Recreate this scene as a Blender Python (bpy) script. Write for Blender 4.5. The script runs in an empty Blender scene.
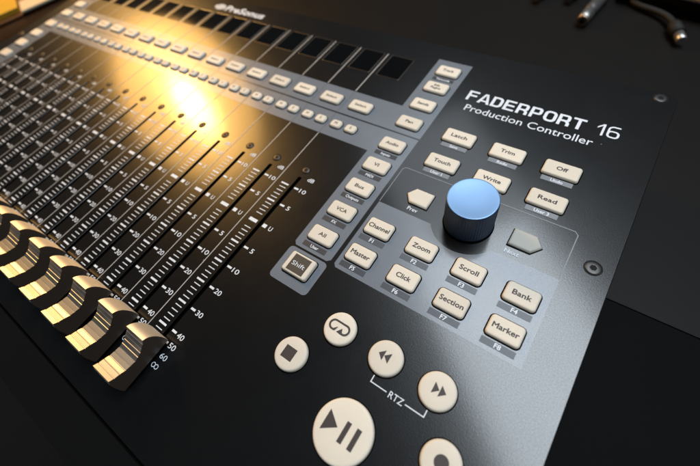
import bpy, bmesh, math, random
from mathutils import Matrix, Vector

random.seed(7)
S = 0.001                                   # everything below is laid out in millimetres
sc = bpy.context.scene
col = sc.collection

# ------------------------------------------------------------------ camera, light, exposure
R = [[0.8182583829310679, 0.5523163606493929, -0.15937332437407303],
     [0.4072530953087994, -0.7526384823213552, -0.5173782284657995],
     [-0.40570695720487193, 0.3584437929271711, -0.8407852949401218]]
CAM = Vector((105.4026, -74.0872, 134.5434))
cd = bpy.data.cameras.new('camera')
cd.sensor_fit = 'HORIZONTAL'
cd.sensor_width = 36.0
cd.lens = 36.0 * 364.44 / 700.0
cd.clip_start = 0.005
cd.clip_end = 50.0
cd.dof.use_dof = True
cd.dof.focus_distance = 0.146
cd.dof.aperture_fstop = 7.5
cam = bpy.data.objects.new('camera', cd)
m = Matrix((( R[0][0], -R[1][0], -R[2][0], CAM.x * S),
            ( R[0][1], -R[1][1], -R[2][1], CAM.y * S),
            ( R[0][2], -R[1][2], -R[2][2], CAM.z * S),
            (0, 0, 0, 1)))
cam.matrix_world = m
col.objects.link(cam)
sc.camera = cam

w = bpy.data.worlds.new('World')
sc.world = w
w.use_nodes = True
bg = w.node_tree.nodes['Background']
bg.inputs['Color'].default_value = (0.95, 0.93, 0.95, 1)
bg.inputs['Strength'].default_value = 0.03

def area_light(name, loc, target, sx, sy, watts, color, roll=0.0, shape='RECTANGLE', spread=180):
    L = bpy.data.lights.new(name, 'AREA')
    L.shape = shape
    L.size = sx * S
    L.size_y = sy * S
    L.energy = watts
    L.color = color
    L.spread = math.radians(spread)
    o = bpy.data.objects.new(name, L)
    d = (Vector(target) - Vector(loc)).normalized()
    q = d.to_track_quat('-Z', 'Y').to_matrix().to_4x4()
    o.matrix_world = Matrix.Translation(Vector(loc) * S) @ q @ Matrix.Rotation(roll, 4, 'Z')
    col.objects.link(o)
    return o

# the warm lamp whose reflection burns out on the panel
area_light('warm_lamp', (-700, 270, 400), (-115, 20, 0), 70, 150, 2.3, (1.0, 0.57, 0.17), shape='ELLIPSE')
# added wide, dim light behind the lamp, for a smoother halo
area_light('warm_halo_light', (-712, 276, 404), (-115, 20, 0), 290, 400, 2.5, (1.0, 0.53, 0.14), shape='ELLIPSE')
# the cool ceiling panel mirrored in the right hand side
def ceiling(name, n0, n1, t0, t1, z, radiance):
    """a light panel overhead, n and t measured across and along its near edge (mm)"""
    n, t = (n0 + n1) / 2, (t0 + t1) / 2
    c = Vector((0.64 * n + 0.77 * t, 0.77 * n - 0.64 * t, z))
    sx, sy = t1 - t0, n1 - n0
    o = area_light(name, c, (c.x, c.y, 0), sx, sy, radiance * math.pi * sx * sy * 1e-6, (0.83, 0.92, 1.0))
    o.matrix_world = Matrix.Translation(c * S) @ Matrix.Rotation(math.radians(-39.8), 4, 'Z')
    return o
# a bright ceiling panel and an added dimmer light that softens its fade
ceiling('ceiling_panel', 190, 625, -430, 540, 1000, 8.8)
ceiling('overhead_fade_light', 230, 690, -1050, 540, 1010, 2.2)

sc.view_settings.view_transform = 'Standard'
sc.view_settings.look = 'None'
sc.view_settings.exposure = 0.0
sc.view_settings.gamma = 1.0
sc.render.engine = 'CYCLES'
sc.cycles.max_bounces = 6
sc.cycles.use_denoising = True
sc.cycles.sample_clamp_indirect = 4.0

# ------------------------------------------------------------------ materials
def mat(name, base, rough=0.5, metal=0.0, spec=0.5, grain=0.0, grain_scale=1500.0, mottle=0.0,
        mottle_scale=60.0, rough_var=0.0, coat=0.0, coat_rough=0.1, dust=0.0, coat_grain=0.0, vary=0.0):
    M = bpy.data.materials.new(name)
    M.use_nodes = True
    nt = M.node_tree
    N, Lk = nt.nodes, nt.links
    b = N['Principled BSDF']
    b.inputs['Base Color'].default_value = (*base, 1)
    b.inputs['Roughness'].default_value = rough
    b.inputs['Metallic'].default_value = metal
    b.inputs['Specular IOR Level'].default_value = spec
    b.inputs['Coat Weight'].default_value = coat
    b.inputs['Coat Roughness'].default_value = coat_rough
    tc = N.new('ShaderNodeTexCoord')
    if grain > 0:
        n = N.new('ShaderNodeTexNoise')
        n.inputs['Scale'].default_value = grain_scale
        n.inputs['Detail'].default_value = 2.0
        Lk.new(tc.outputs['Object'], n.inputs['Vector'])
        bp = N.new('ShaderNodeBump')
        bp.inputs['Strength'].default_value = grain
        bp.inputs['Distance'].default_value = 0.0001
        Lk.new(n.outputs['Fac'], bp.inputs['Height'])
        Lk.new(bp.outputs['Normal'], b.inputs['Normal'])
    if coat_grain > 0:
        n = N.new('ShaderNodeTexNoise')
        n.inputs['Scale'].default_value = grain_scale * 0.8
        n.inputs['Detail'].default_value = 3.0
        Lk.new(tc.outputs['Object'], n.inputs['Vector'])
        bp = N.new('ShaderNodeBump')
        bp.inputs['Strength'].default_value = coat_grain
        bp.inputs['Distance'].default_value = 0.0001
        Lk.new(n.outputs['Fac'], bp.inputs['Height'])
        Lk.new(bp.outputs['Normal'], b.inputs['Coat Normal'])
        n2 = N.new('ShaderNodeTexNoise')
        n2.inputs['Scale'].default_value = 2600.0
        n2.inputs['Detail'].default_value = 1.0
        Lk.new(tc.outputs['Object'], n2.inputs['Vector'])
        m2 = N.new('ShaderNodeMapRange')
        m2.inputs['From Min'].default_value = 0.25
        m2.inputs['From Max'].default_value = 0.75
        m2.inputs['To Min'].default_value = coat * 0.62
        m2.inputs['To Max'].default_value = min(1.0, coat * 1.38)
        Lk.new(n2.outputs['Fac'], m2.inputs['Value'])
        Lk.new(m2.outputs['Result'], b.inputs['Coat Weight'])
    colour = None
    if mottle > 0:
        n = N.new('ShaderNodeTexNoise')
        n.inputs['Scale'].default_value = mottle_scale
        n.inputs['Detail'].default_value = 6.0
        n.inputs['Roughness'].default_value = 0.6
        Lk.new(tc.outputs['Object'], n.inputs['Vector'])
        mx = N.new('ShaderNodeMix')
        mx.data_type = 'RGBA'
        mx.inputs['A'].default_value = (*[c * (1 - mottle) for c in base], 1)
        mx.inputs['B'].default_value = (*[min(1, c * (1 + mottle)) for c in base], 1)
        Lk.new(n.outputs['Fac'], mx.inputs['Factor'])
        colour = mx.outputs['Result']
    if dust > 0:
        v = N.new('ShaderNodeTexVoronoi')
        v.inputs['Scale'].default_value = 95.0
        Lk.new(tc.outputs['Object'], v.inputs['Vector'])
        r = N.new('ShaderNodeMath')
        r.operation = 'LESS_THAN'
        sep = N.new('ShaderNodeSeparateColor')
        Lk.new(v.outputs['Color'], sep.inputs['Color'])
        mul = N.new('ShaderNodeMath')
        mul.operation = 'MULTIPLY'
        mul.inputs[1].default_value = 0.030
        pw = N.new('ShaderNodeMath')
        pw.operation = 'POWER'
        pw.inputs[1].default_value = 3.0
        Lk.new(sep.outputs['Red'], pw.inputs[0])
        Lk.new(pw.outputs[0], mul.inputs[0])
        Lk.new(v.outputs['Distance'], r.inputs[0])
        Lk.new(mul.outputs[0], r.inputs[1])
        md = N.new('ShaderNodeMix')
        md.data_type = 'RGBA'
        md.inputs['B'].default_value = (dust, dust, dust, 1)
        if colour is not None:
            Lk.new(colour, md.inputs['A'])
        else:
            md.inputs['A'].default_value = (*base, 1)
        Lk.new(r.outputs[0], md.inputs['Factor'])
        colour = md.outputs['Result']
    if vary > 0 and colour is not None:
        oi = N.new('ShaderNodeObjectInfo')
        hs = N.new('ShaderNodeHueSaturation')
        mv = N.new('ShaderNodeMapRange')
        mv.inputs['To Min'].default_value = 1 - vary
        mv.inputs['To Max'].default_value = 1 + vary * .5
        Lk.new(oi.outputs['Random'], mv.inputs['Value'])
        Lk.new(mv.outputs['Result'], hs.inputs['Value'])
        Lk.new(colour, hs.inputs['Color'])
        colour = hs.outputs['Color']
    if colour is not None:
        Lk.new(colour, b.inputs['Base Color'])
    if rough_var > 0:
        n = N.new('ShaderNodeTexNoise')
        n.inputs['Scale'].default_value = 38.0
        n.inputs['Detail'].default_value = 7.0
        n.inputs['Roughness'].default_value = 0.65
        n.inputs['Distortion'].default_value = 0.6
        Lk.new(tc.outputs['Object'], n.inputs['Vector'])
        mr = N.new('ShaderNodeMapRange')
        mr.inputs['From Min'].default_value = 0.3
        mr.inputs['From Max'].default_value = 0.7
        mr.inputs['To Min'].default_value = rough - rough_var
        mr.inputs['To Max'].default_value = rough + rough_var
        Lk.new(n.outputs['Fac'], mr.inputs['Value'])
        Lk.new(mr.outputs['Result'], b.inputs['Roughness'])
    return M

PANEL = mat('panel_black_satin', (0.0040, 0.0046, 0.0052), 0.29, grain=0.28, grain_scale=1900, rough_var=0.02, dust=0.22, spec=0.33, coat=0.75, coat_rough=0.135, coat_grain=0.095)
ZONE = mat('printed_blue_grey', (0.148, 0.168, 0.195), 0.33, grain=0.4, grain_scale=1900, rough_var=0.03, mottle=0.08, spec=0.3, coat=0.55, coat_rough=0.15, coat_grain=0.11)
INK = mat('white_ink', (0.68, 0.72, 0.77), 0.5)
LINE = mat('pale_grey_ink', (0.45, 0.44, 0.42), 0.5)
FAINT = mat('faint_grey_ink', (0.20, 0.22, 0.25), 0.5)
SEAM = mat('dark_grey_ink', (0.075, 0.085, 0.10), 0.5)
BAR = mat('dark_label_ink', (0.030, 0.034, 0.042), 0.45)
BARG = mat('grey_label_ink', (0.055, 0.062, 0.075), 0.4)
BARL = mat('light_label_ink', (0.17, 0.185, 0.21), 0.45)
CREAM = mat('cream_rubber', (0.70, 0.63, 0.52), 0.55, grain=0.15, grain_scale=1800, mottle=0.07, mottle_scale=110, spec=0.35, vary=0.09)
UNLIT = mat('grey_rubber', (0.43, 0.42, 0.375), 0.6, grain=0.15, grain_scale=1800, mottle=0.04, spec=0.3)
LEGEND = mat('brown_legend', (0.040, 0.030, 0.026), 0.6)
GAP = mat('black_gap', (0.0025, 0.0025, 0.0025), 0.9, spec=0.0)
GLASS = mat('display_glass', (0.0025, 0.0032, 0.0036), 0.07, spec=0.4)
RIM = mat('display_rim', (0.10, 0.085, 0.07), 0.3, metal=0.6)
CAPM = mat('satin_cap_metal', (0.54, 0.54, 0.53), 0.44, metal=1.0, grain=0.08, grain_scale=3000)
CAPB = mat('satin_cap_metal_lit', (0.92, 0.84, 0.70), 0.58, metal=1.0, grain=0.08, grain_scale=3000)  # same cap metal, paler and golden: the lamp's glow put into the colour
CAPS = mat('cap_side_shaded', (0.055, 0.040, 0.030), 0.3, spec=0.8)  # shade and brown reflections on the cap sides, put into the colour
SCREW = mat('black_screw', (0.07, 0.068, 0.066), 0.45, metal=0.9)
SOCK = mat('socket_dark', (0.006, 0.006, 0.006), 0.7, spec=0.2)
KBODY = mat('knob_navy', (0.022, 0.045, 0.090), 0.45, spec=0.4)
KTOP = mat('knob_blue_reflection', (0.155, 0.275, 0.46), 0.38, metal=0.45, grain=0.05, grain_scale=3000)  # cool blue reflection put into the top's own colour
CHASSIS = mat('chassis_black', (0.005, 0.005, 0.0055), 0.4, grain=0.2, grain_scale=1600, spec=0.15)
DESK = mat('desk_dark_laminate', (0.0050, 0.0041, 0.0034), 0.55, grain=0.35, grain_scale=700, mottle=0.35, mottle_scale=14, spec=0.14, dust=0.05)
MATM = mat('desk_black_front', (0.0014, 0.0015, 0.0016), 0.6, grain=0.3, grain_scale=900, mottle=0.2, spec=0.05, dust=0.05)
RUBBER = mat('cable_black', (0.014, 0.013, 0.012), 0.65, spec=0.25)
STEEL = mat('plug_metal', (0.50, 0.49, 0.47), 0.42, metal=1.0)
BRASS = mat('plug_copper', (0.50, 0.36, 0.26), 0.42, metal=1.0)
SLEEVE = mat('plug_grey_sleeve', (0.055, 0.053, 0.052), 0.45)
BLACKP = mat('device_black', (0.006, 0.006, 0.006), 0.5, spec=0.3)
WHITEP = mat('device_white_trim', (0.75, 0.72, 0.66), 0.5)
YEL = mat('yellow_card', (0.55, 0.33, 0.02), 0.55, mottle=0.25, mottle_scale=25)
CARD = mat('cream_card', (0.60, 0.50, 0.35), 0.55, mottle=0.08)
BROWN = mat('brown_wood', (0.16, 0.065, 0.022), 0.5, mottle=0.4, mottle_scale=30)

# ------------------------------------------------------------------ mesh helpers
class MB:
    """Collects shapes (mm) into one mesh with several material slots."""
    def __init__(self, origin=(0, 0, 0)):
        self.bm = bmesh.new()
        self.mats = []
        self.o = Vector(origin)

    def mi(self, M):
        if M not in self.mats:
            self.mats.append(M)
        return self.mats.index(M)

    def v(self, x, y, z):
        return self.bm.verts.new(((x - self.o.x) * S, (y - self.o.y) * S, (z - self.o.z) * S))

    def face(self, vs, M, smooth=False):
        try:
            f = self.bm.faces.new(vs)
        except ValueError:
            return None
        f.material_index = self.mi(M)
        f.smooth = smooth
        return f

    def flat(self, pts, z, M):
        """flat polygon facing up, counter-clockwise points"""
        a = sum(pts[i][0] * pts[(i + 1) % len(pts)][1] - pts[(i + 1) % len(pts)][0] * pts[i][1] for i in range(len(pts)))
        if a < 0:
            pts = pts[::-1]
        return self.face([self.v(x, y, z) for x, y in pts], M)

    def rect(self, x0, y0, x1, y1, z, M):
        return self.flat([(x0, y0), (x1, y0), (x1, y1), (x0, y1)], z, M)

    def fill(self, outer, holes, z, M):
        """flat polygon with holes"""
        es, loops = [], []
        for lp in [outer] + holes:
            vs = [self.v(x, y, z) for x, y in lp]
            loops.append(vs)
            for i in range(len(vs)):
                es.append(self.bm.edges.new((vs[i], vs[(i + 1) % len(vs)])))
        r = bmesh.ops.triangle_fill(self.bm, use_beauty=True, use_dissolve=False, edges=es, normal=(0, 0, 1))
        k = self.mi(M)
        for g in r['geom']:
            if isinstance(g, bmesh.types.BMFace):
                g.material_index = k
                g.normal_update()
                if g.normal.z < 0:
                    g.normal_flip()
        return loops

    def rings(self, rings, M, cap_top=True, cap_bottom=False, smooth=True, mats=None):
        """rings: list of lists of (x,y,z), same length, each counter-clockwise from above, going up"""
        vs = [[self.v(*p) for p in r] for r in rings]
        n = len(vs[0])
        for k in range(len(vs) - 1):
            mm = mats[k] if mats else M
            for i in range(n):
                self.face([vs[k][i], vs[k][(i + 1) % n], vs[k + 1][(i + 1) % n], vs[k + 1][i]], mm, smooth)
        if cap_top:
            self.face(vs[-1], mats[-1] if mats else M, False)
        if cap_bottom:
            self.face(vs[0][::-1], M, False)
        return vs

    def box(self, x0, y0, z0, x1, y1, z1, M, bev=0.0):
        b = bev
        if b <= 0:
            r = lambda z: [(x0, y0, z), (x1, y0, z), (x1, y1, z), (x0, y1, z)]
            self.rings([r(z0), r(z1)], M, True, True, False)
        else:
            def r(z, i):
                return [(x, y, z) for x, y in rrect((x0 + x1) / 2, (y0 + y1) / 2, x1 - x0 - 2 * i, y1 - y0 - 2 * i, b, 4)]
            self.rings([r(z0, b * .3), r(z0 + b * .3, 0), r(z1 - b * .5, 0), r(z1 - b * .15, b * .15), r(z1, b * .5)], M, True, True, True)

    def text(self, s, x, y, z, M, width=None, height=None, size=3.0, align='C', bold=0.0, shear=0.0, spacing=1.0):
        """lettering lying flat; x, y is the middle (align C) or the left baseline (L)"""
        cu = bpy.data.curves.new('lettering', 'FONT')
        cu.body = s
        cu.size = 1.0
        cu.shear = shear
        cu.space_character = spacing
        cu.resolution_u = 3
        to = bpy.data.objects.new('lettering', cu)
        col.objects.link(to)
        dg = bpy.context.evaluated_depsgraph_get()
        me = to.evaluated_get(dg).to_mesh()
        P = [v.co.copy() for v in me.vertices]
        F = [list(p.vertices) for p in me.polygons]
        to.evaluated_get(dg).to_mesh_clear()
        bpy.data.objects.remove(to)
        bpy.data.curves.remove(cu)
        if not P:
            return
        x0, x1 = min(p.x for p in P), max(p.x for p in P)
        y0, y1 = min(p.y for p in P), max(p.y for p in P)
        CAPH = 0.70
        sy = (height / CAPH) if height else size
        sx = width / (x1 - x0) if width else sy
        ox = x - (x0 + x1) / 2 * sx if align == 'C' else x - x0 * sx
        oy = y - CAPH / 2 * sy if align == 'C' else y
        k = self.mi(M)
        e = bold * sy                       # heavier strokes: the letter printed twice or more, a hair apart
        for n_, (dx, dy) in enumerate([(0, 0)] if bold <= 0 else [(-e, 0), (e, 0), (0, e), (0, -e)]):
            vs = [self.v(ox + p.x * sx + dx, oy + p.y * sy + dy, z + n_ * 0.006) for p in P]
            for f in F:
                try:
                    nf = self.bm.faces.new([vs[i] for i in f])
                    nf.material_index = k
                    nf.normal_update()
                    if nf.normal.z < 0:
                        nf.normal_flip()
                except ValueError:
                    pass

    def line(self, pts, wd, z, M):
        for a, b in zip(pts[:-1], pts[1:]):
            d = Vector((b[0] - a[0], b[1] - a[1]))
            if d.length < 1e-6:
                continue
            d.normalize()
            n = Vector((-d.y, d.x)) * wd / 2
            e = d * wd * 0.5
            self.flat([(a[0] - n.x - e.x, a[1] - n.y - e.y), (b[0] - n.x + e.x, b[1] - n.y + e.y),
                       (b[0] + n.x + e.x, b[1] + n.y + e.y), (a[0] + n.x - e.x, a[1] + n.y - e.y)], z, M)
            z += 0.004

    def tube(self, pts, rad, M, n=14, caps=True):
        P = [Vector(p) for p in pts]
        if not isinstance(rad, (list, tuple)):
            rad = [rad] * len(P)
        prev = None
        rs = []
        for i, p in enumerate(P):
            t = (P[min(i + 1, len(P) - 1)] - P[max(i - 1, 0)]).normalized()
            a = Vector((0, 0, 1)).cross(t)
            if a.length < 1e-3:
                a = Vector((1, 0, 0))
            a.normalize()
            b = t.cross(a)
            rs.append([tuple(p + (a * math.cos(2 * math.pi * k / n) + b * math.sin(2 * math.pi * k / n)) * rad[i]) for k in range(n)])
        self.rings(rs, M, caps, caps, True)

    def build(self, name, parent=None, at=None, bevel=None):
        me = bpy.data.meshes.new(name)
        self.bm.to_mesh(me)
        self.bm.free()
        for M in self.mats:
            me.materials.append(M)
        o = bpy.data.objects.new(name, me)
        o.location = (self.o if at is None else Vector(at)) * S
        col.objects.link(o)
        if parent is not None:
            o.parent = parent
        if bevel:
            md = o.modifiers.new('soft_edges', 'BEVEL')
            md.width = bevel * S
            md.segments = 2
        return o

def rrect(cx, cy, wd, ht, r, n=5):
    pts = []
    r = min(r, wd / 2 - 1e-3, ht / 2 - 1e-3)
    for (sx, sy, a0) in ((1, -1, -90), (1, 1, 0), (-1, 1, 90), (-1, -1, 180)):
        for k in range(n + 1):
            a = math.radians(a0 + 90 * k / n)
            pts.append((cx + sx * (wd / 2 - r) + r * math.cos(a), cy + sy * (ht / 2 - r) + r * math.sin(a)))
    return pts

def circ(cx, cy, r, n=48):
    return [(cx + r * math.cos(2 * math.pi * k / n), cy + r * math.sin(2 * math.pi * k / n)) for k in range(n)]

def offset_poly(pts, d):
    """inset a convex counter-clockwise polygon by d (negative d grows it)"""
    n = len(pts)
    out = []
    for i in range(n):
        p0, p1, p2 = Vector(pts[i - 1]), Vector(pts[i]), Vector(pts[(i + 1) % n])
        e1 = (p1 - p0).normalized()
        e2 = (p2 - p1).normalized()
        n1, n2 = Vector((-e1.y, e1.x)), Vector((-e2.y, e2.x))
        b = (n1 + n2)
        if b.length < 1e-6:
            b = n1
        b.normalize()
        out.append(tuple(p1 + b * d / max(0.35, b.dot(n1))))
    return out

def thing(name, label, cat, loc=(0, 0, 0), group=None):
    o = bpy.data.objects.new(name, None)
    o.empty_display_size = 0.02
    o.location = Vector(loc) * S
    col.objects.link(o)
    o['label'] = label
    o['category'] = cat
    if group:
        o['group'] = group
    return o

def dup(o, loc, parent, label=None):
    c = o.copy()
    c.location = Vector(loc) * S
    col.objects.link(c)
    c.parent = parent
    if label:
        c['label'] = label
    for ch in list(o.children):
        d = ch.copy()
        col.objects.link(d)
        d.parent = c
    return c

# ------------------------------------------------------------------ the desk
ZD = -48.0
desk = thing('desk', 'dark matt desk under the controller, its front half blacker', 'desk', (0, 300, ZD))
b = MB((0, 300, ZD))
b.box(-1600, 33, ZD - 24, 1500, 1500, ZD, DESK, .3)
b.build('desk_top', desk, (0, 0, 0))
b = MB((0, 300, ZD))
b.box(-1600, -900, ZD - 40, 1500, 32.85, ZD - .5, MATM, .3)
b.build('desk_front', desk, (0, 0, 0))  # front part of the desk, in a blacker colour

# ------------------------------------------------------------------ the controller
ctl = thing('mixing_controller', 'black fader controller with sixteen metal faders, cream keys and blue knob', 'controller', (-105, 0, ZD))
XL, XR, YB, YF = -346.0, 136.6, 120.3, -128.4
OFF = Vector((-105, 0, ZD))

def part(mb, name, parent=ctl, label=None, bevel=None):
    at = mb.o - OFF if parent is ctl else mb.o
    o = mb.build(name, parent, at, bevel)
    if label:
        o['label'] = label
    return o

# body below the panel: slightly inset sides, a rounded nose in front
b = MB((-105, 0, 0))
def ring(i, z, yf, yb):
    return [(x, y, z) for x, y in rrect((XL + XR) / 2, (yf + yb) / 2, XR - XL - 2 * i, yb - yf, 4, 4)]
b.rings([ring(7, ZD + 3, -118, 110), ring(2.0, -20, -128, 117.5), ring(1.6, -2.1, -128.3, 118.5)], CHASSIS, True, True, False)
for fx in (XL + 40, XR - 40):
    for fy in (-95, 85):
        b.rings([[(x, y, z) for x, y in circ(fx, fy, 9, 20)] for z in (ZD, ZD + 4)], RUBBER, True, True, False)
part(b, 'chassis')

b = MB((-105, -140, 0))
prof = [(-128.75, -0.8), (-128.85, -0.25), (-129.2, -0.05), (-145, -0.25), (-160, -0.9), (-172, -2.4), (-180, -5.0), (-184.5, -9.0), (-186, -14), (-185, -24), (-178, -36), (-128.75, -36)]
L_ = [b.v(XL + .3, y, z) for y, z in prof]
R_ = [b.v(XR - .3, y, z) for y, z in prof]
for i in range(len(prof)):
    j = (i + 1) % len(prof)
    b.face([L_[i], R_[i], R_[j], L_[j]][::-1], PANEL if 1 < i < 9 else GAP, 2 < i < 9)
b.face(L_, CHASSIS)
b.face(R_[::-1], CHASSIS)
part(b, 'front_bezel')

# the top panel, a 2 mm sheet with sixteen real fader slots
SLX = [20.0 * (i - 15) for i in range(16)]
outer = rrect((XL + XR) / 2, (YB + YF) / 2, XR - XL, YB - YF, 5.0, 6)
def slot(x, g):
    return [(px, py) for px, py in rrect(x, -54.5, 2.0 + 2 * g, 105.8 + 2 * g, 0.35 + g, 3)]
b = MB((-105, 0, 0))
lo = b.fill(offset_poly(outer, 0.30), [slot(x, 0.07) for x in SLX], 0.0, PANEL)
def wall(la, pts_b, z, M, up):
    vb = [b.v(px, py, z) for px, py in pts_b]
    n = len(la)
    for i in range(n):
        q = [la[i], la[(i + 1) % n], vb[(i + 1) % n], vb[i]]
        b.face(q if up else q[::-1], M, False)
    return vb
o1 = wall(lo[0], outer, -0.30, PANEL, False)
o2 = wall(o1, outer, -2.0, PANEL, False)
for k, x in enumerate(SLX):
    a1 = wall(lo[k + 1], slot(x, 0.0), -0.07, PANEL, True)
    a2 = wall(a1, slot(x, 0.0), -2.0, GAP, True)
panel = part(b, 'top_panel')
# dark floor inside the slots
b = MB((-105, 0, 0))
for x in SLX:
    b.rect(x - 2.2, -109, x + 2.2, 0, -2.05, GAP)
part(b, 'slot_liner')

# printed blue-grey key zones
Z1, Z2, Z3, Z4 = 0.05, 0.10, 0.15, 0.20
def zone(outline, name='key_zone', holes=None):
    b = MB((-105, 0, 0))
    if holes:
        b.fill(outline, holes, Z1, ZONE)
    else:
        b.fill(outline, [], Z1, ZONE)
    return part(b, name)
# upper band: left strip, select row, right strip
zone([(-330.6, 45.6), (41.0, 45.6), (41.0, 107.2), (20.6, 107.2), (20.6, 63.9), (-309.4, 63.9), (-309.4, 107.2), (-330.6, 107.2)])
# lower band: mute/solo row and the two lower strips
zone([(-330.6, -33.0), (-309.4, -33.0), (-309.4, 28.2), (20.9, 28.2), (20.9, -31.6), (22.3, -33.2), (39.4, -33.2), (40.9, -31.8), (40.9, 44.7), (-330.6, 44.7)])
zone(rrect(30.9, -42.5, 20.4, 16.6, 2.0, 5))
# function key zone: arched round the knob
KX, KY, KR = 82.0, 11.8, 10.0
pts = [(121.2, -33.6)]
pts += [(121.2, 3.8)]
a0 = math.asin((3.8 - KY) / 15.5)
for k in range(21):
    a = a0 - (math.pi + 2 * a0) * k / 20
    pts.append((KX + 15.5 * math.cos(a), KY + 15.5 * math.sin(a)))
pts += [(42.9, 3.8), (42.9, -32.2), (44.3, -33.6)]
zone(pts)

# thin frame round the navigation keys
b = MB((82, 10, 0))
b.line([(42.9, 4.4), (42.9, 25.4), (44.1, 26.7), (119.6, 26.7), (121.0, 25.4), (121.0, 4.4)], 0.35, Z1, FAINT)
part(b, 'navigation_outline')

# strips' dividers
for i in range(1, 16):
    x = 20.0 * (i - 16) + 9.75
    b = MB((x, 0, 0))
    b.rect(x - .26, 64.3, x + .26, 101.3, Z2, LINE)
    b.rect(x - .20, -95.0, x + .20, 27.8, Z2, LINE)
    b.rect(x - .16, 28.5, x + .16, 44.4, Z2, SEAM)
    b.rect(x - .16, 45.9, x + .16, 63.6, Z2, SEAM)
    if i == 1:
        div = part(b, 'channel_divider')
    else:
        b.bm.free()
        dup(div, Vector((x, 0, 0)) - OFF, ctl)

# fader scales: level ticks on the left of the slot, numbers on the right
b = MB((0, -50, 0))
majors = [-8.4, -19.6, -45.9, -57.1, -68.4, -79.7, -90.9]
for y in majors:
    b.rect(-6.9, y - .42, -2.35, y + .42, Z2, INK)
for y0 in (-8.4, -45.9, -57.1, -68.4, -79.7):
    for k in range(1, 5):
        y = y0 - 2.25 * k
        b.rect(-6.4, y - .19, -2.5, y + .19, Z2, INK)
for y in (-21.8, -24.0, -26.2, -28.4, -37.1, -39.3, -41.5, -43.7, -93.2):
    b.rect(-6.4, y - .19, -2.5, y + .19, Z2, INK)
b.rect(-7.1, -33.6, -2.15, -31.9, Z2, INK)
b.rect(1.6, -33.7, 3.9, -31.8, Z2, INK)
for y, t in ((-8.4, '10'), (-19.6, '5'), (-45.9, '5'), (-57.1, '10'), (-68.4, '20'), (-79.7, '30'), (-90.6, '40'), (-95.3, '50')):
    b.rect(1.5, y - .48, 4.1, y + .48, Z2, INK)
    b.text(t, 6.9 if len(t) > 1 else 6.7, y - .1, Z2, INK, height=2.25, width=3.6 if len(t) > 1 else 1.7, bold=0.012)
b.rect(1.5, -99.9, 3.2, -99.6, Z2, INK)
b.text('60', 6.9, -100.0, Z2, INK, height=2.2, width=3.6)
b.text('U', 6.5, -32.8, Z2, INK, height=2.3, width=1.8, bold=0.012)
b.text('dB', 6.5, -1.0, Z2, INK, height=2.2, width=3.7, bold=0.012)
for sx in (-1, 1):
    c = [(6.3 + sx * .85 + .85 * math.cos(a), -104.2 + .85 * math.sin(a)) for a in [2 * math.pi * k / 14 for k in range(15)]]
    b.line(c, 0.28, Z2 + (.01 if sx > 0 else 0), INK)
scale = part(b, 'fader_scale')
for x in SLX[:-1]:
    dup(scale, Vector((x, -50, 0)) - OFF, ctl)

# small hex screws at the top of every fader
def hexs(cx, cy, r):
    return [(cx + r * math.cos(math.pi / 3 * k + .3), cy + r * math.sin(math.pi / 3 * k + .3)) for k in range(6)]
def make_screw(x, y, r, name='screw'):
    b = MB((x, y, 0))
    rr = lambda q, z: [(px, py, z) for px, py in circ(x, y, q, 32)]
    b.rings([rr(r * 1.18, 0.04), rr(r * 1.16, 0.10), rr(r * 1.02, 0.06)], SOCK, False, False, True)
    b.rings([rr(r, 0.02), rr(r * .97, 0.16), rr(r * .86, 0.30), rr(r * .50, 0.34)], SCREW, True, False, True)
    o = part(b, name)
    h = MB((x, y, 0))
    h.fill(hexs(x, y, r * .46), [], 0.36, SOCK)
    c = h.build('hex_socket', o, (0, 0, 0))
    return o
fs = make_screw(0, 3.3, 2.0)
for x in SLX[:-1]:
    dup(fs, Vector((x, 3.3, 0)) - OFF, ctl)
ps = make_screw(129.6, 14.2, 2.75, 'panel_screw')
for x, y in ((129.6, 115.7), (-339, 14.2), (-339, 115.7)):
    dup(ps, Vector((x, y, 0)) - OFF, ctl)

# displays
b = MB((0.2, 91.2, 0))
def rr3(i, z):
    return [(x, y, z) for x, y in rrect(0.2, 91.2, 14.9 - 2 * i, 19.4 - 2 * i, 0.5, 3)]
b.rings([rr3(-.22, 0.02), rr3(-.2, .22), rr3(0, .30), rr3(.16, .26)], RIM, False, False, False)
b.rings([rr3(.16, .26), rr3(.17, .24)], GLASS, True, False, False)
disp = part(b, 'display')
for x in SLX[:-1]:
    dup(disp, Vector((x + .2, 91.2, 0)) - OFF, ctl)

# ------------------------------------------------------------------ keys
HB = 1.55
def key_rings(outline, hb, b, M, dome=0.10, skirt=0.48):
    n = len(outline)
    up = lambda pts, z: [(x, y, z) for x, y in pts]
    b.rings([up(offset_poly(outline, -skirt), 0.08), up(offset_poly(outline, -skirt * .9), 0.20), up(outline, 0.21)], GAP, False, False, False)
    ins = [(0, 0.21), (0.05, hb * .55), (0.12, hb - .62), (0.22, hb - .34), (0.42, hb - .14), (0.75, hb - .03), (1.2, hb)]
    b.rings([up(offset_poly(outline, i), z) for i, z in ins], M, True, False, True)

def wobble(o):
    o.rotation_euler = (random.uniform(-.006, .006), random.uniform(-.006, .006), random.uniform(-.008, .008))
    return o

def key(name, x, y, wd, ht, text=None, r=1.5, M=CREAM, hb=HB, th=1.95, tw=None, label=None):
    b = MB((x, y, 0))
    key_rings(rrect(x, y, wd, ht, r, 5), hb, b, M)
    z = hb + 0.03
    if text:
        lines = text.split('\n')
        for k, t in enumerate(lines):
            yy = y + .15 + (len(lines) - 1 - 2 * k) * th * .72
            b.text(t, x, yy, z, LEGEND, height=th, width=tw if len(lines) == 1 else None, bold=0.03)
    return wobble(part(b, name, label=label))

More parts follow.
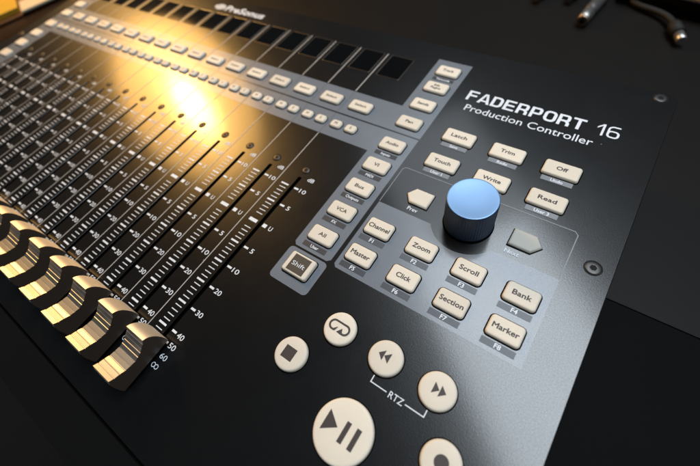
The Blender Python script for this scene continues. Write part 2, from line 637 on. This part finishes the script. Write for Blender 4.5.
def label_bar(x, y, text, M, wd=12.3, ht=2.5, th=1.6, bold=0.022):
    b = MB((x, y, 0))
    b.rect(x - wd / 2, y - ht / 2, x + wd / 2, y + ht / 2, Z3, M)
    b.text(text, x, y, Z4, INK, height=th, bold=bold)
    return part(b, 'label_bar')

# select, mute and solo keys
sel = key('select_key', 0.4, 53.6, 13.4, 7.6, 'Select', 1.6, th=1.6, tw=7.4, hb=1.6)
mu = key('mute_key', -4.5, 36.7, 6.6, 5.2, 'M', 1.7, th=1.7, hb=1.5)
so = key('solo_key', 4.9, 36.7, 6.6, 5.2, 'S', 1.7, th=1.7, hb=1.5)
for x in SLX[:-1]:
    wobble(dup(sel, Vector((x + .4, 53.6, 0)) - OFF, ctl))
    wobble(dup(mu, Vector((x - 4.5, 36.7, 0)) - OFF, ctl))
    wobble(dup(so, Vector((x + 4.9, 36.7, 0)) - OFF, ctl))

# right strip
GY = [-9.0 + 15.0 * (7 - k) for k in range(9)]
GY[0], GY[1], GY[2], GY[3] = 97.4, 82.9, 68.0, 53.2
names = ['Track', 'Edit\nPlugins', 'Sends', 'Pan', 'Audio', 'VI', 'Bus', 'VCA', 'All']
tws = [6.4, None, 6.4, 4.2, 7.0, 2.6, 4.8, 5.6, 3.6]
for k, t in enumerate(names):
    key('strip_key', 30.9, GY[k], 12.9, 7.9, t, 1.5, th=1.8 if '\n' not in t else 1.5, tw=tws[k],
        label='cream key marked ' + t.replace('\n', ' '))
for k, t in ((0, 'Timecode'), (4, 'Inputs'), (5, 'MIDI'), (6, 'Outputs'), (7, 'FX'), (8, 'User')):
    label_bar(30.8, GY[k] - 6.4, t, BAR, th=1.5 if k else 1.4)
# left strip: the same keys, out of focus in the photograph
for k in range(9):
    key('strip_key', -320.2, GY[k], 12.9, 7.9, None, 1.8, label='cream key of the far strip')
# shift
b = MB((30.9, -41.1, 0))
key_rings(rrect(30.9, -41.1, 13.0, 10.0, 1.3, 5), 2.0, b, CREAM)
b.rect(30.9 - 4.3, -41.1 - 3.95, 30.9 + 4.3, -41.1 + 3.95, 2.02, mat('shift_brown', (0.050, 0.042, 0.034), 0.5))
b.text('Shift', 30.9, -41.2, 2.05, INK, height=2.0, width=6.6)
part(b, 'shift_key', label='cream key with dark square marked Shift')

# automation keys
RX = [58.0, 81.7, 105.4]
auto = [[('Latch', 'Save', 8.0), ('Trim', 'Redo', 6.4), ('Off', 'Undo', 4.5)], [('Touch', 'User 1', 8.2), ('Write', 'User 2', 8.0), ('Read', 'User 3', 7.4)]]
for j, y in enumerate((53.8, 35.8)):
    for i, x in enumerate(RX):
        t, u, tw = auto[j][i]
        key('automation_key', x, y, 15.2, 8.4, t, 1.3, th=2.0, tw=tw, label='wide cream key marked ' + t)
        label_bar(x, y - 5.95, u, BARL, 12.9, 2.6, 1.6)
# function keys
FXs = [50.9, 71.3, 91.7, 112.0]
fun = [[('Channel', 9.9), ('Zoom', 7.7), ('Scroll', 7.5), ('Bank', 6.8)], [('Master', 8.9), ('Click', 6.2), ('Section', 9.4), ('Marker', 9.3)]]
n = 1
for j, y in enumerate((-9.2, -24.1)):
    for i, x in enumerate(FXs):
        t, tw = fun[j][i]
        key('function_key', x + .1, y, 12.2, 8.3, t, 1.5, th=2.05, tw=tw, label='cream key marked ' + t)
        label_bar(x, y - 6.35, 'F%d' % n, BARG if j == 0 else mat('label_ink_%d' % n, (0.038, 0.042, 0.052), 0.4), 12.2, 2.5, 1.8, bold=0.022)
        n += 1
# previous / next
b = MB((58.3, 13.1, 0))
key_rings([(63.9, 9.1), (63.9, 17.2), (55.2, 17.2), (52.4, 13.15), (55.2, 9.1)][::-1][::-1], HB, b, CREAM, skirt=.35)
part(b, 'arrow_key', label='cream arrow key above the word Prev')
b = MB((105.3, 13.1, 0))
key_rings([(99.5, 9.1), (108.4, 9.1), (111.5, 13.15), (108.4, 17.2), (99.5, 17.2)], HB, b, UNLIT, skirt=.35)
part(b, 'arrow_key', label='dull grey arrow key above the word Next')
for t, x, y in (('Prev', 56.0, 5.8), ('Next', 99.6, 5.6)):
    b = MB((x, y, 0))
    b.text(t, x, y, Z3, INK, height=1.9, align='L', bold=0.012)
    part(b, 'arrow_lettering')

# transport
def round_key(x, y, r, icon, label, hb=1.9):
    b = MB((x, y, 0))
    rr = lambda q, z: [(px, py, z) for px, py in circ(x, y, q, 56)]
    b.rings([rr(r + .4, .06), rr(r + .36, .2), rr(r, .21)], GAP, False, False, False)
    b.rings([rr(r, .2), rr(r - .05, hb * .6), rr(r - .14, hb - .55), rr(r - .30, hb - .25), rr(r - .6, hb - .06), rr(r - 1.1, hb + .02), rr(r * .5, hb + .14)], CREAM, True, False, True)
    icon(b, hb + .17)
    return part(b, 'transport_key', label=label)
TY = -54.2
def ic_stop(b, z): b.rect(47.9, -74.0, 52.8, -69.3, z + .03, LEGEND)
round_key(50.9, -71.4, 6.45, ic_stop, 'round cream key with a square')
def ic_loop(b, z):
    def st(x0, x1, y0, y1, a0, a1, right):
        r = (y1 - y0) / 2
        cx, cy = (x1 - r if right else x0 + r), (y0 + y1) / 2
        return [(cx + r * math.cos(math.radians(a0 + (a1 - a0) * k / 10)), cy + r * math.sin(math.radians(a0 + (a1 - a0) * k / 10))) for k in range(11)]
    path = [(59.5, -55.7)] + st(57.1, 65.3, -55.7, -52.1, 270, 90, False) + st(57.1, 65.3, -55.7, -52.1, 90, -90, True) + [(62.6, -55.7)]
    b.line(path, .72, z, LEGEND)
    b.flat([(59.3, -56.06), (60.2, -55.8), (60.75, -53.9), (59.3, -55.3)], z + .15, LEGEND)
    b.flat([(61.0, -55.9), (63.2, -56.06), (63.2, -55.3), (62.5, -53.8)], z + .16, LEGEND)
round_key(61.4, -54.1, 6.4, ic_loop, 'round cream key with a loop symbol')
def ic_rew(b, z):
    b.flat([(78.5, -53.85), (80.65, -51.9), (80.65, -55.8)], z, LEGEND)
    b.flat([(80.75, -53.85), (82.95, -51.9), (82.95, -55.8)], z + .01, LEGEND)
round_key(81.5, -54.2, 6.4, ic_rew, 'round cream key with double arrows backward')
def ic_ff(b, z):
    b.flat([(99.8, -51.95), (102.0, -53.9), (99.8, -55.9)], z, LEGEND)
    b.flat([(102.15, -51.95), (104.4, -53.9), (102.15, -55.9)], z + .01, LEGEND)
round_key(101.5, -54.2, 6.4, ic_ff, 'round cream key with double arrows forward')
def ic_play(b, z):
    b.flat([(74.7, -78.0), (79.7, -81.5), (74.7, -85.0)], z, LEGEND)
    b.rect(81.5, -85.0, 83.2, -78.0, z, LEGEND)
    b.rect(85.4, -85.0, 87.15, -78.0, z, LEGEND)
round_key(81.7, -81.5, 10.25, ic_play, 'large round cream key marked play and pause', 2.2)
def ic_rec(b, z): b.flat(circ(111.6, -71.7, 2.3, 32), z, LEGEND)
round_key(111.5, -71.7, 6.45, ic_rec, 'round cream key with a dot')
b = MB((91, -63, 0))
b.line([(80.9, -61.2), (80.9, -63.5), (87.1, -63.5)], 0.36, Z2, INK)
b.line([(94.6, -63.5), (101.3, -63.5), (101.3, -61.2)], 0.36, Z2, INK)
b.text('RTZ', 91.0, -63.5, Z2, INK, height=2.3, width=5.4, bold=0.004)
part(b, 'bracket_lettering')

# knob: lathe with fine knurling, blue dished top
b = MB((KX, KY, 0))
NK = 120
def kr(r, z, kn=0.0):
    return [(KX + (r + (kn if k % 2 else 0)) * math.cos(2 * math.pi * k / NK), KY + (r + (kn if k % 2 else 0)) * math.sin(2 * math.pi * k / NK), z) for k in range(NK)]
b.rings([kr(10.55, .06), kr(10.5, .2), kr(10.3, .22), kr(9.4, .24)], GAP, False, False, False)
b.rings([kr(9.9, .9), kr(10.15, 1.2), kr(10.15, 2.4, -.07), kr(10.05, 14.8, -.07), kr(10.0, 15.6), kr(9.95, 16.5), kr(9.75, 16.9), kr(9.6, 16.9), kr(9.5, 15.7)], KBODY, True, True, False)
kb = part(b, 'knob')
b = MB((KX, KY, 0))
b.rings([kr(9.75, 16.88), kr(9.70, 16.93), kr(9.3, 16.90), kr(7.8, 16.73), kr(6.2, 16.58), kr(4.6, 16.47), kr(3.0, 16.40), kr(1.0, 16.36)], KTOP, True, False, True)
b.build('knob_top', kb, (0, 0, 0))

# square, extended capitals drawn as polygons; stroke is a share of the height
def wide_letters(b, word, x0, y0, x1, h, st, M):
    adv = {'1': 0.72}
    W = 1.0                                  # cell width in letter widths
    gap = 0.16
    total = sum(adv.get(c, W) for c in word) + gap * (len(word) - 1)
    u = (x1 - x0) / total                    # millimetres per letter width
    t = st * h                               # horizontal stroke
    tv = t * 1.18                            # vertical stroke
    x = x0
    lift = 0
    def poly(pts, holes=()):
        nonlocal lift
        z = 0.05 + lift * 0.004
        lift += 1
        P_ = [(x + px, y0 + py) for px, py in pts]
        if holes:
            b.fill(P_, [[(x + px, y0 + py) for px, py in q] for q in holes], z, M)
        else:
            b.flat(P_, z, M)
    def bowl(w_, ya, yb, r, left_square=True):
        # closed ring: rounded on the right (and left when not left_square)
        def rr(xa, y_a, xb, y_b, q):
            pts = []
            for (cx, cy, a0, sq) in ((xb - q, y_a + q, -90, False), (xb - q, y_b - q, 0, False), (xa + q, y_b - q, 90, left_square), (xa + q, y_a + q, 180, left_square)):
                if sq or q <= 0:
                    pts.append((xa if a0 in (90, 180) else xb, y_b if a0 in (0, 90) else y_a))
                else:
                    for k in range(7):
                        a = math.radians(a0 + 15 * k)
                        pts.append((cx + q * math.cos(a), cy + q * math.sin(a)))
            return pts
        poly(rr(0, ya, w_, yb, r), [rr(tv, ya + t, w_ - tv, yb - t, max(r - t, 0.25))])
    for c in word:
        w_ = adv.get(c, W) * u
        if c == 'F':
            poly([(0, 0), (tv, 0), (tv, h), (0, h)])
            poly([(tv * .9, h - t), (w_ * .96, h - t), (w_ * .96, h), (tv * .9, h)])
            poly([(tv * .9, h * .53 - t * .55), (w_ * .88, h * .53 - t * .55), (w_ * .88, h * .53 + t * .45), (tv * .9, h * .53 + t * .45)])
        elif c == 'E':
            poly([(0, 0), (tv, 0), (tv, h), (0, h)])
            for yy, ww in ((0, .97), (h * .5 - t / 2, .90), (h - t, .96)):
                poly([(tv * .9, yy), (w_ * ww, yy), (w_ * ww, yy + t), (tv * .9, yy + t)])
        elif c == 'A':
            m_ = w_ / 2
            k = tv * .62
            poly([(-.07 * w_, 0), (tv * 1.05 - .07 * w_, 0), (m_ + .0, h - t * .75), (w_ * 1.07 - tv * 1.05, 0), (w_ * 1.07, 0), (m_ + k, h), (m_ - k, h)])
            poly([(w_ * .20, h * .18), (w_ * .80, h * .18), (w_ * .72, h * .18 + t * .9), (w_ * .28, h * .18 + t * .9)])
        elif c == 'D':
            bowl(w_, 0, h, h * .32)
        elif c == 'O':
            bowl(w_ * 1.03, 0, h, h * .32, False)
        elif c in 'PR':
            bowl(w_ * (.97 if c == 'P' else .96), h * .34 if c == 'P' else h * .36, h, h * .22)
            poly([(0, 0), (tv, 0), (tv, h * .4), (0, h * .4)])
            if c == 'R':
                poly([(w_ * .98 - tv, 0), (w_ * .98, 0), (w_ * .98, h * .24), (w_ * .93, h * .34), (w_ * .84, h * .40), (w_ * .60, h * .40), (w_ * .60, h * .33), (w_ * .98 - tv * 1.15, h * .30), (w_ * .98 - tv, h * .24)])
        elif c == 'T':
            poly([(-.02 * w_, h - t), (1.0 * w_, h - t), (1.0 * w_, h), (-.02 * w_, h)])
            poly([(w_ / 2 - tv / 2, 0), (w_ / 2 + tv / 2, 0), (w_ / 2 + tv / 2, h - t * .9), (w_ / 2 - tv / 2, h - t * .9)])
        elif c == '1':
            poly([(w_ * .62, 0), (w_ * .62 + tv, 0), (w_ * .62 + tv, h), (w_ * .62, h)])
            poly([(w_ * .62, h), (w_ * .05, h * .70), (w_ * .05, h * .70 - t * 1.3), (w_ * .62 + .02, h - t * 1.35)])
        elif c == '6':
            bowl(w_, 0, h * .60, h * .24, False)
            ra = h * .30
            out = [(ra - ra * math.cos(math.radians(a)), h - ra + ra * math.sin(math.radians(a))) for a in range(0, 91, 15)]
            inn = [(ra - (ra - t) * math.cos(math.radians(a)), h - ra + (ra - t) * math.sin(math.radians(a))) for a in range(90, -1, -15)]
            poly([(0, h * .28)] + out + [(w_ * .93, h), (w_ * .93, h - t)] + inn + [(tv, h * .28)])
        x += w_ + gap * u

# brand lettering as printed on the panel
b = MB((84, 83, 0))
wide_letters(b, 'FADERPORT', 48.3, 81.4, 105.9, 7.4, 0.165, INK)
wide_letters(b, '16', 110.6, 81.7, 120.3, 7.6, 0.105, INK)
b.text('Production Controller', 50.9, 73.7, Z1, INK, height=4.55, width=60.8, align='L', bold=0.004)
part(b, 'name_lettering')
b = MB((-148, 109, 0))
for k, hh in enumerate((3.4, 6.2, 7.4, 6.6, 4.2)):
    b.rect(-176.0 + k * 2.3, 109 - hh / 2, -174.4 + k * 2.3, 109 + hh / 2, Z1, INK)
b.text('PreSonus', -163.0, 105.9, Z1, INK, height=6.6, width=40.5, align='L', bold=0.03)
part(b, 'maker_lettering')

# ------------------------------------------------------------------ fader caps (saddle shape with stepped grip)
CY = -106.3
def make_cap(x):
    b = MB((x, CY, 0))
    hw = 5.15
    rr_, cz, pk, pz = 9.2, 18.2, 8.1, 13.9
    outer_back = [(12.25, 2.6), (12.4, 4.6), (12.25, 7.0), (11.8, 9.4), (11.15, 11.3), (10.3, 12.7), (9.35, 13.6), (8.4, 14.05)]
    angs = [52, 33, 39, 21, 16, -10, -12, -30, -22, -37]
    lens = [1.8] * 5 + [2.02] * 5
    grip = [(8.4, 14.05)]
    py, pz = 8.4, 14.05
    for k, (th, ln) in enumerate(zip(angs, lens)):
        t = math.radians(th)
        dy, dz = -math.cos(t), -math.sin(t)
        ny, nz = -math.sin(t), math.cos(t)            # outward normal
        def at(f, d):
            return (py + dy * ln * f + ny * d, pz + dz * ln * f + nz * d)
        if k:
            grip += [at(0.06, -0.16), at(0.16, 0.0)]
        if k < len(angs) - 1:
            grip += [at(0.95, 0.0), at(0.98, -0.16)]
        py, pz = py + dy * ln, pz + dz * ln
    grip.append((py, pz))
    front = [(py, pz), (py - .9, pz - 1.6), (py - 1.5, pz - 4), (py - 1.8, pz - 7), (py - 1.9, 4.4), (py - 1.8, 2.6)]
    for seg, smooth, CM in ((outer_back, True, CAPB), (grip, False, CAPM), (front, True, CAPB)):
        La = [b.v(x - hw, CY + y, z) for y, z in seg]
        Lb = [b.v(x + hw, CY + y, z) for y, z in seg]
        for i in range(len(seg) - 1):
            b.face([La[i], La[i + 1], Lb[i + 1], Lb[i]][::-1], CM, smooth)
    prof = outer_back + grip[1:] + front[1:]
    La = [b.v(x - hw, CY + y, z) for y, z in prof]
    Lb = [b.v(x + hw, CY + y, z) for y, z in prof]
    # sides: fan towards the foot, kept as quads so that the concave outline stays clean
    for sgn, vs, xs in ((-1, La, x - hw), (1, Lb, x + hw)):
        foot = [b.v(xs, CY + max(-9.9, min(11.7, y)), 2.6) if 0 < i < len(prof) - 1 else vs[i] for i, (y, z) in enumerate(prof)]
        for i in range(len(prof) - 1):
            q = [vs[i], vs[i + 1], foot[i + 1], foot[i]]
            q2 = []
            for t in q:
                if t not in q2:
                    q2.append(t)
            if len(q2) >= 3:
                b.face(q2 if sgn > 0 else q2[::-1], CAPS, False)
    b.face([La[0], Lb[0], Lb[-1], La[-1]], CAPS)
    o = part(b, 'fader_cap')
    s = MB((x, CY, 0))
    s.box(x - .6, CY - 3.5, -1.9, x + .6, CY + 3.5, 2.7, GAP)
    s.build('stem', o, (0, 0, 0))
    return o
c0 = make_cap(0.0)
for x in SLX[:-1]:
    dup(c0, Vector((x, CY, 0)) - OFF, ctl)

# ------------------------------------------------------------------ things on the desk behind
zc = ZD
pl = thing('audio_cable', 'grey sleeved cable with straight copper tipped plug lying on desk', 'cable', (72, 256, zc))
b = MB((72, 256, zc))
b.tube([(70, 330, zc + 5), (74, 305, zc + 5), (75.6, 285, zc + 5), (75.5, 278, zc + 5.2)], [3.2, 3.6, 4.6, 5.0], SLEEVE)
b.build('sleeve', pl, (0, 0, 0))
b = MB((72, 256, zc))
b.tube([(75.5, 278, zc + 5.2), (73.4, 262, zc + 5.2), (72.8, 256, zc + 5.2)], [4.6, 4.6, 4.3], SLEEVE)
b.tube([(72.9, 257, zc + 5.2), (71.9, 246, zc + 5.2), (71.8, 245, zc + 5.2)], [4.2, 4.2, 3.4], STEEL)
b.tube([(71.8, 245.2, zc + 5.2), (71.7, 243.2, zc + 5.2)], [4.0, 3.8], BRASS)
b.tube([(71.7, 243.1, zc + 5.2), (71.69, 242.9, zc + 5.2)], [2.2, 2.1], SOCK)
b.build('plug', pl, (0, 0, 0))

pl = thing('power_cable', 'thin black cable bending to a bright barrel plug near the corner', 'cable', (131, 250, zc))
b = MB((131, 250, zc))
def bez(p, n=22):
    out = []
    for k in range(n + 1):
        t = k / n
        q = [Vector(v) for v in p]
        while len(q) > 1:
            q = [q[i].lerp(q[i + 1], t) for i in range(len(q) - 1)]
        out.append(tuple(q[0]))
    return out
b.tube(bez([(93, 294, zc + 3), (97, 268, zc + 3), (120, 282, zc + 4), (126, 262, zc + 5), (129.5, 254, zc + 5)]), 2.1, RUBBER)
b.tube([(127.8, 258, zc + 5), (129, 255, zc + 5), (133, 246.5, zc + 5)], [3.0, 4.2, 4.2], RUBBER)
b.build('cord', pl, (0, 0, 0))
b = MB((131, 250, zc))
b.tube([(133, 246.6, zc + 5), (136.2, 239.4, zc + 5), (136.4, 239.0, zc + 5)], [3.1, 3.1, 2.5], STEEL)
b.build('barrel_plug', pl, (0, 0, 0))

dv = thing('rack_unit', 'low black box with a pale front trim at the desk back', 'device', (190, 330, zc))
def slab(b, O, u, v, u0, u1, v0, v1, z0, z1, M, r=1.5):
    def ring(i, z):
        return [(O[0] + u[0] * p + v[0] * q, O[1] + u[1] * p + v[1] * q, z) for p, q in rrect((u0 + u1) / 2, (v0 + v1) / 2, u1 - u0 - 2 * i, v1 - v0 - 2 * i, r, 3)]
    b.rings([ring(0, z0), ring(0, z1 - r * .4), ring(r * .12, z1 - r * .12), ring(r * .4, z1)], M, True, True, True)
u_, v_ = (0.977, -0.211), (0.211, 0.977)
b = MB((190, 330, zc))
slab(b, (85, 285), u_, v_, 0, 330, 0, 170, zc, zc + 20, BLACKP)
b.build('case', dv, (0, 0, 0))
b = MB((190, 330, zc))
slab(b, (85, 285), u_, v_, 36, 330, -1.2, 0.5, zc + 12.5, zc + 16, WHITEP, 0.4)
b.build('trim', dv, (0, 0, 0))

for (x, y, lab) in ((30, 272, 'small black connector left of the two plugs, further from them'), (54, 277, 'small dark connector right beside the straight copper tipped plug')):
    pl = thing('connector', lab, 'connector', (x, y, zc), 'small connectors at the desk back')
    b = MB((x, y, zc))
    b.tube([(x + 3, y + 30, zc + 5), (x + 1, y + 12, zc + 5), (x, y + 2, zc + 5)], [3.0, 4.5, 5.2], RUBBER)
    b.build('sleeve', pl, (0, 0, 0))
    b = MB((x, y, zc))
    b.tube([(x, y + 2, zc + 5), (x - .6, y - 6, zc + 5)], [3.4, 3.2], BRASS if x < 40 else SLEEVE)
    b.build('tip', pl, (0, 0, 0))

# wooden box with a cream card and a yellow carton on it, beyond the far left edge
O_, u_, v_ = (-431, 26), (0.37, 0.93), (-0.93, 0.37)
for nm, lab, cat, (u0, u1, v0, v1, z0, z1), M in (
        ('wooden_box', 'brown wooden box standing on the desk beyond the controller', 'box', (-130, 190, 3, 220, ZD, -13.2), BROWN),
        ('cream_card', 'pale cream card lying on the brown wooden box', 'card', (22, 170, 0, 30, -13.15, -10.4), CARD),
        ('yellow_carton', 'bright yellow carton on the brown wooden box beside the cream card', 'carton', (-100, 20, 8, 140, -13.15, -9.5), YEL)):
    c = (O_[0] + u_[0] * (u0 + u1) / 2 + v_[0] * (v0 + v1) / 2, O_[1] + u_[1] * (u0 + u1) / 2 + v_[1] * (v0 + v1) / 2, z0)
    t = thing(nm, lab, cat, c)
    b = MB(c)
    slab(b, O_, u_, v_, u0, u1, v0, v1, z0, z1 if nm != 'wooden_box' else z1 - 3, M, 1.2)
    b.build('body' if nm != 'cream_card' else 'sheet', t, (0, 0, 0))
    if nm != 'cream_card':
        b = MB(c)
        slab(b, O_, u_, v_, u0 - .6, u1 + .6, v0 - .6, v1 + .6, z1 - 2.98 if nm == 'wooden_box' else z1 + .02, z1 if nm == 'wooden_box' else z1 + 1.5, M, 1.2)
        b.build('lid', t, (0, 0, 0))
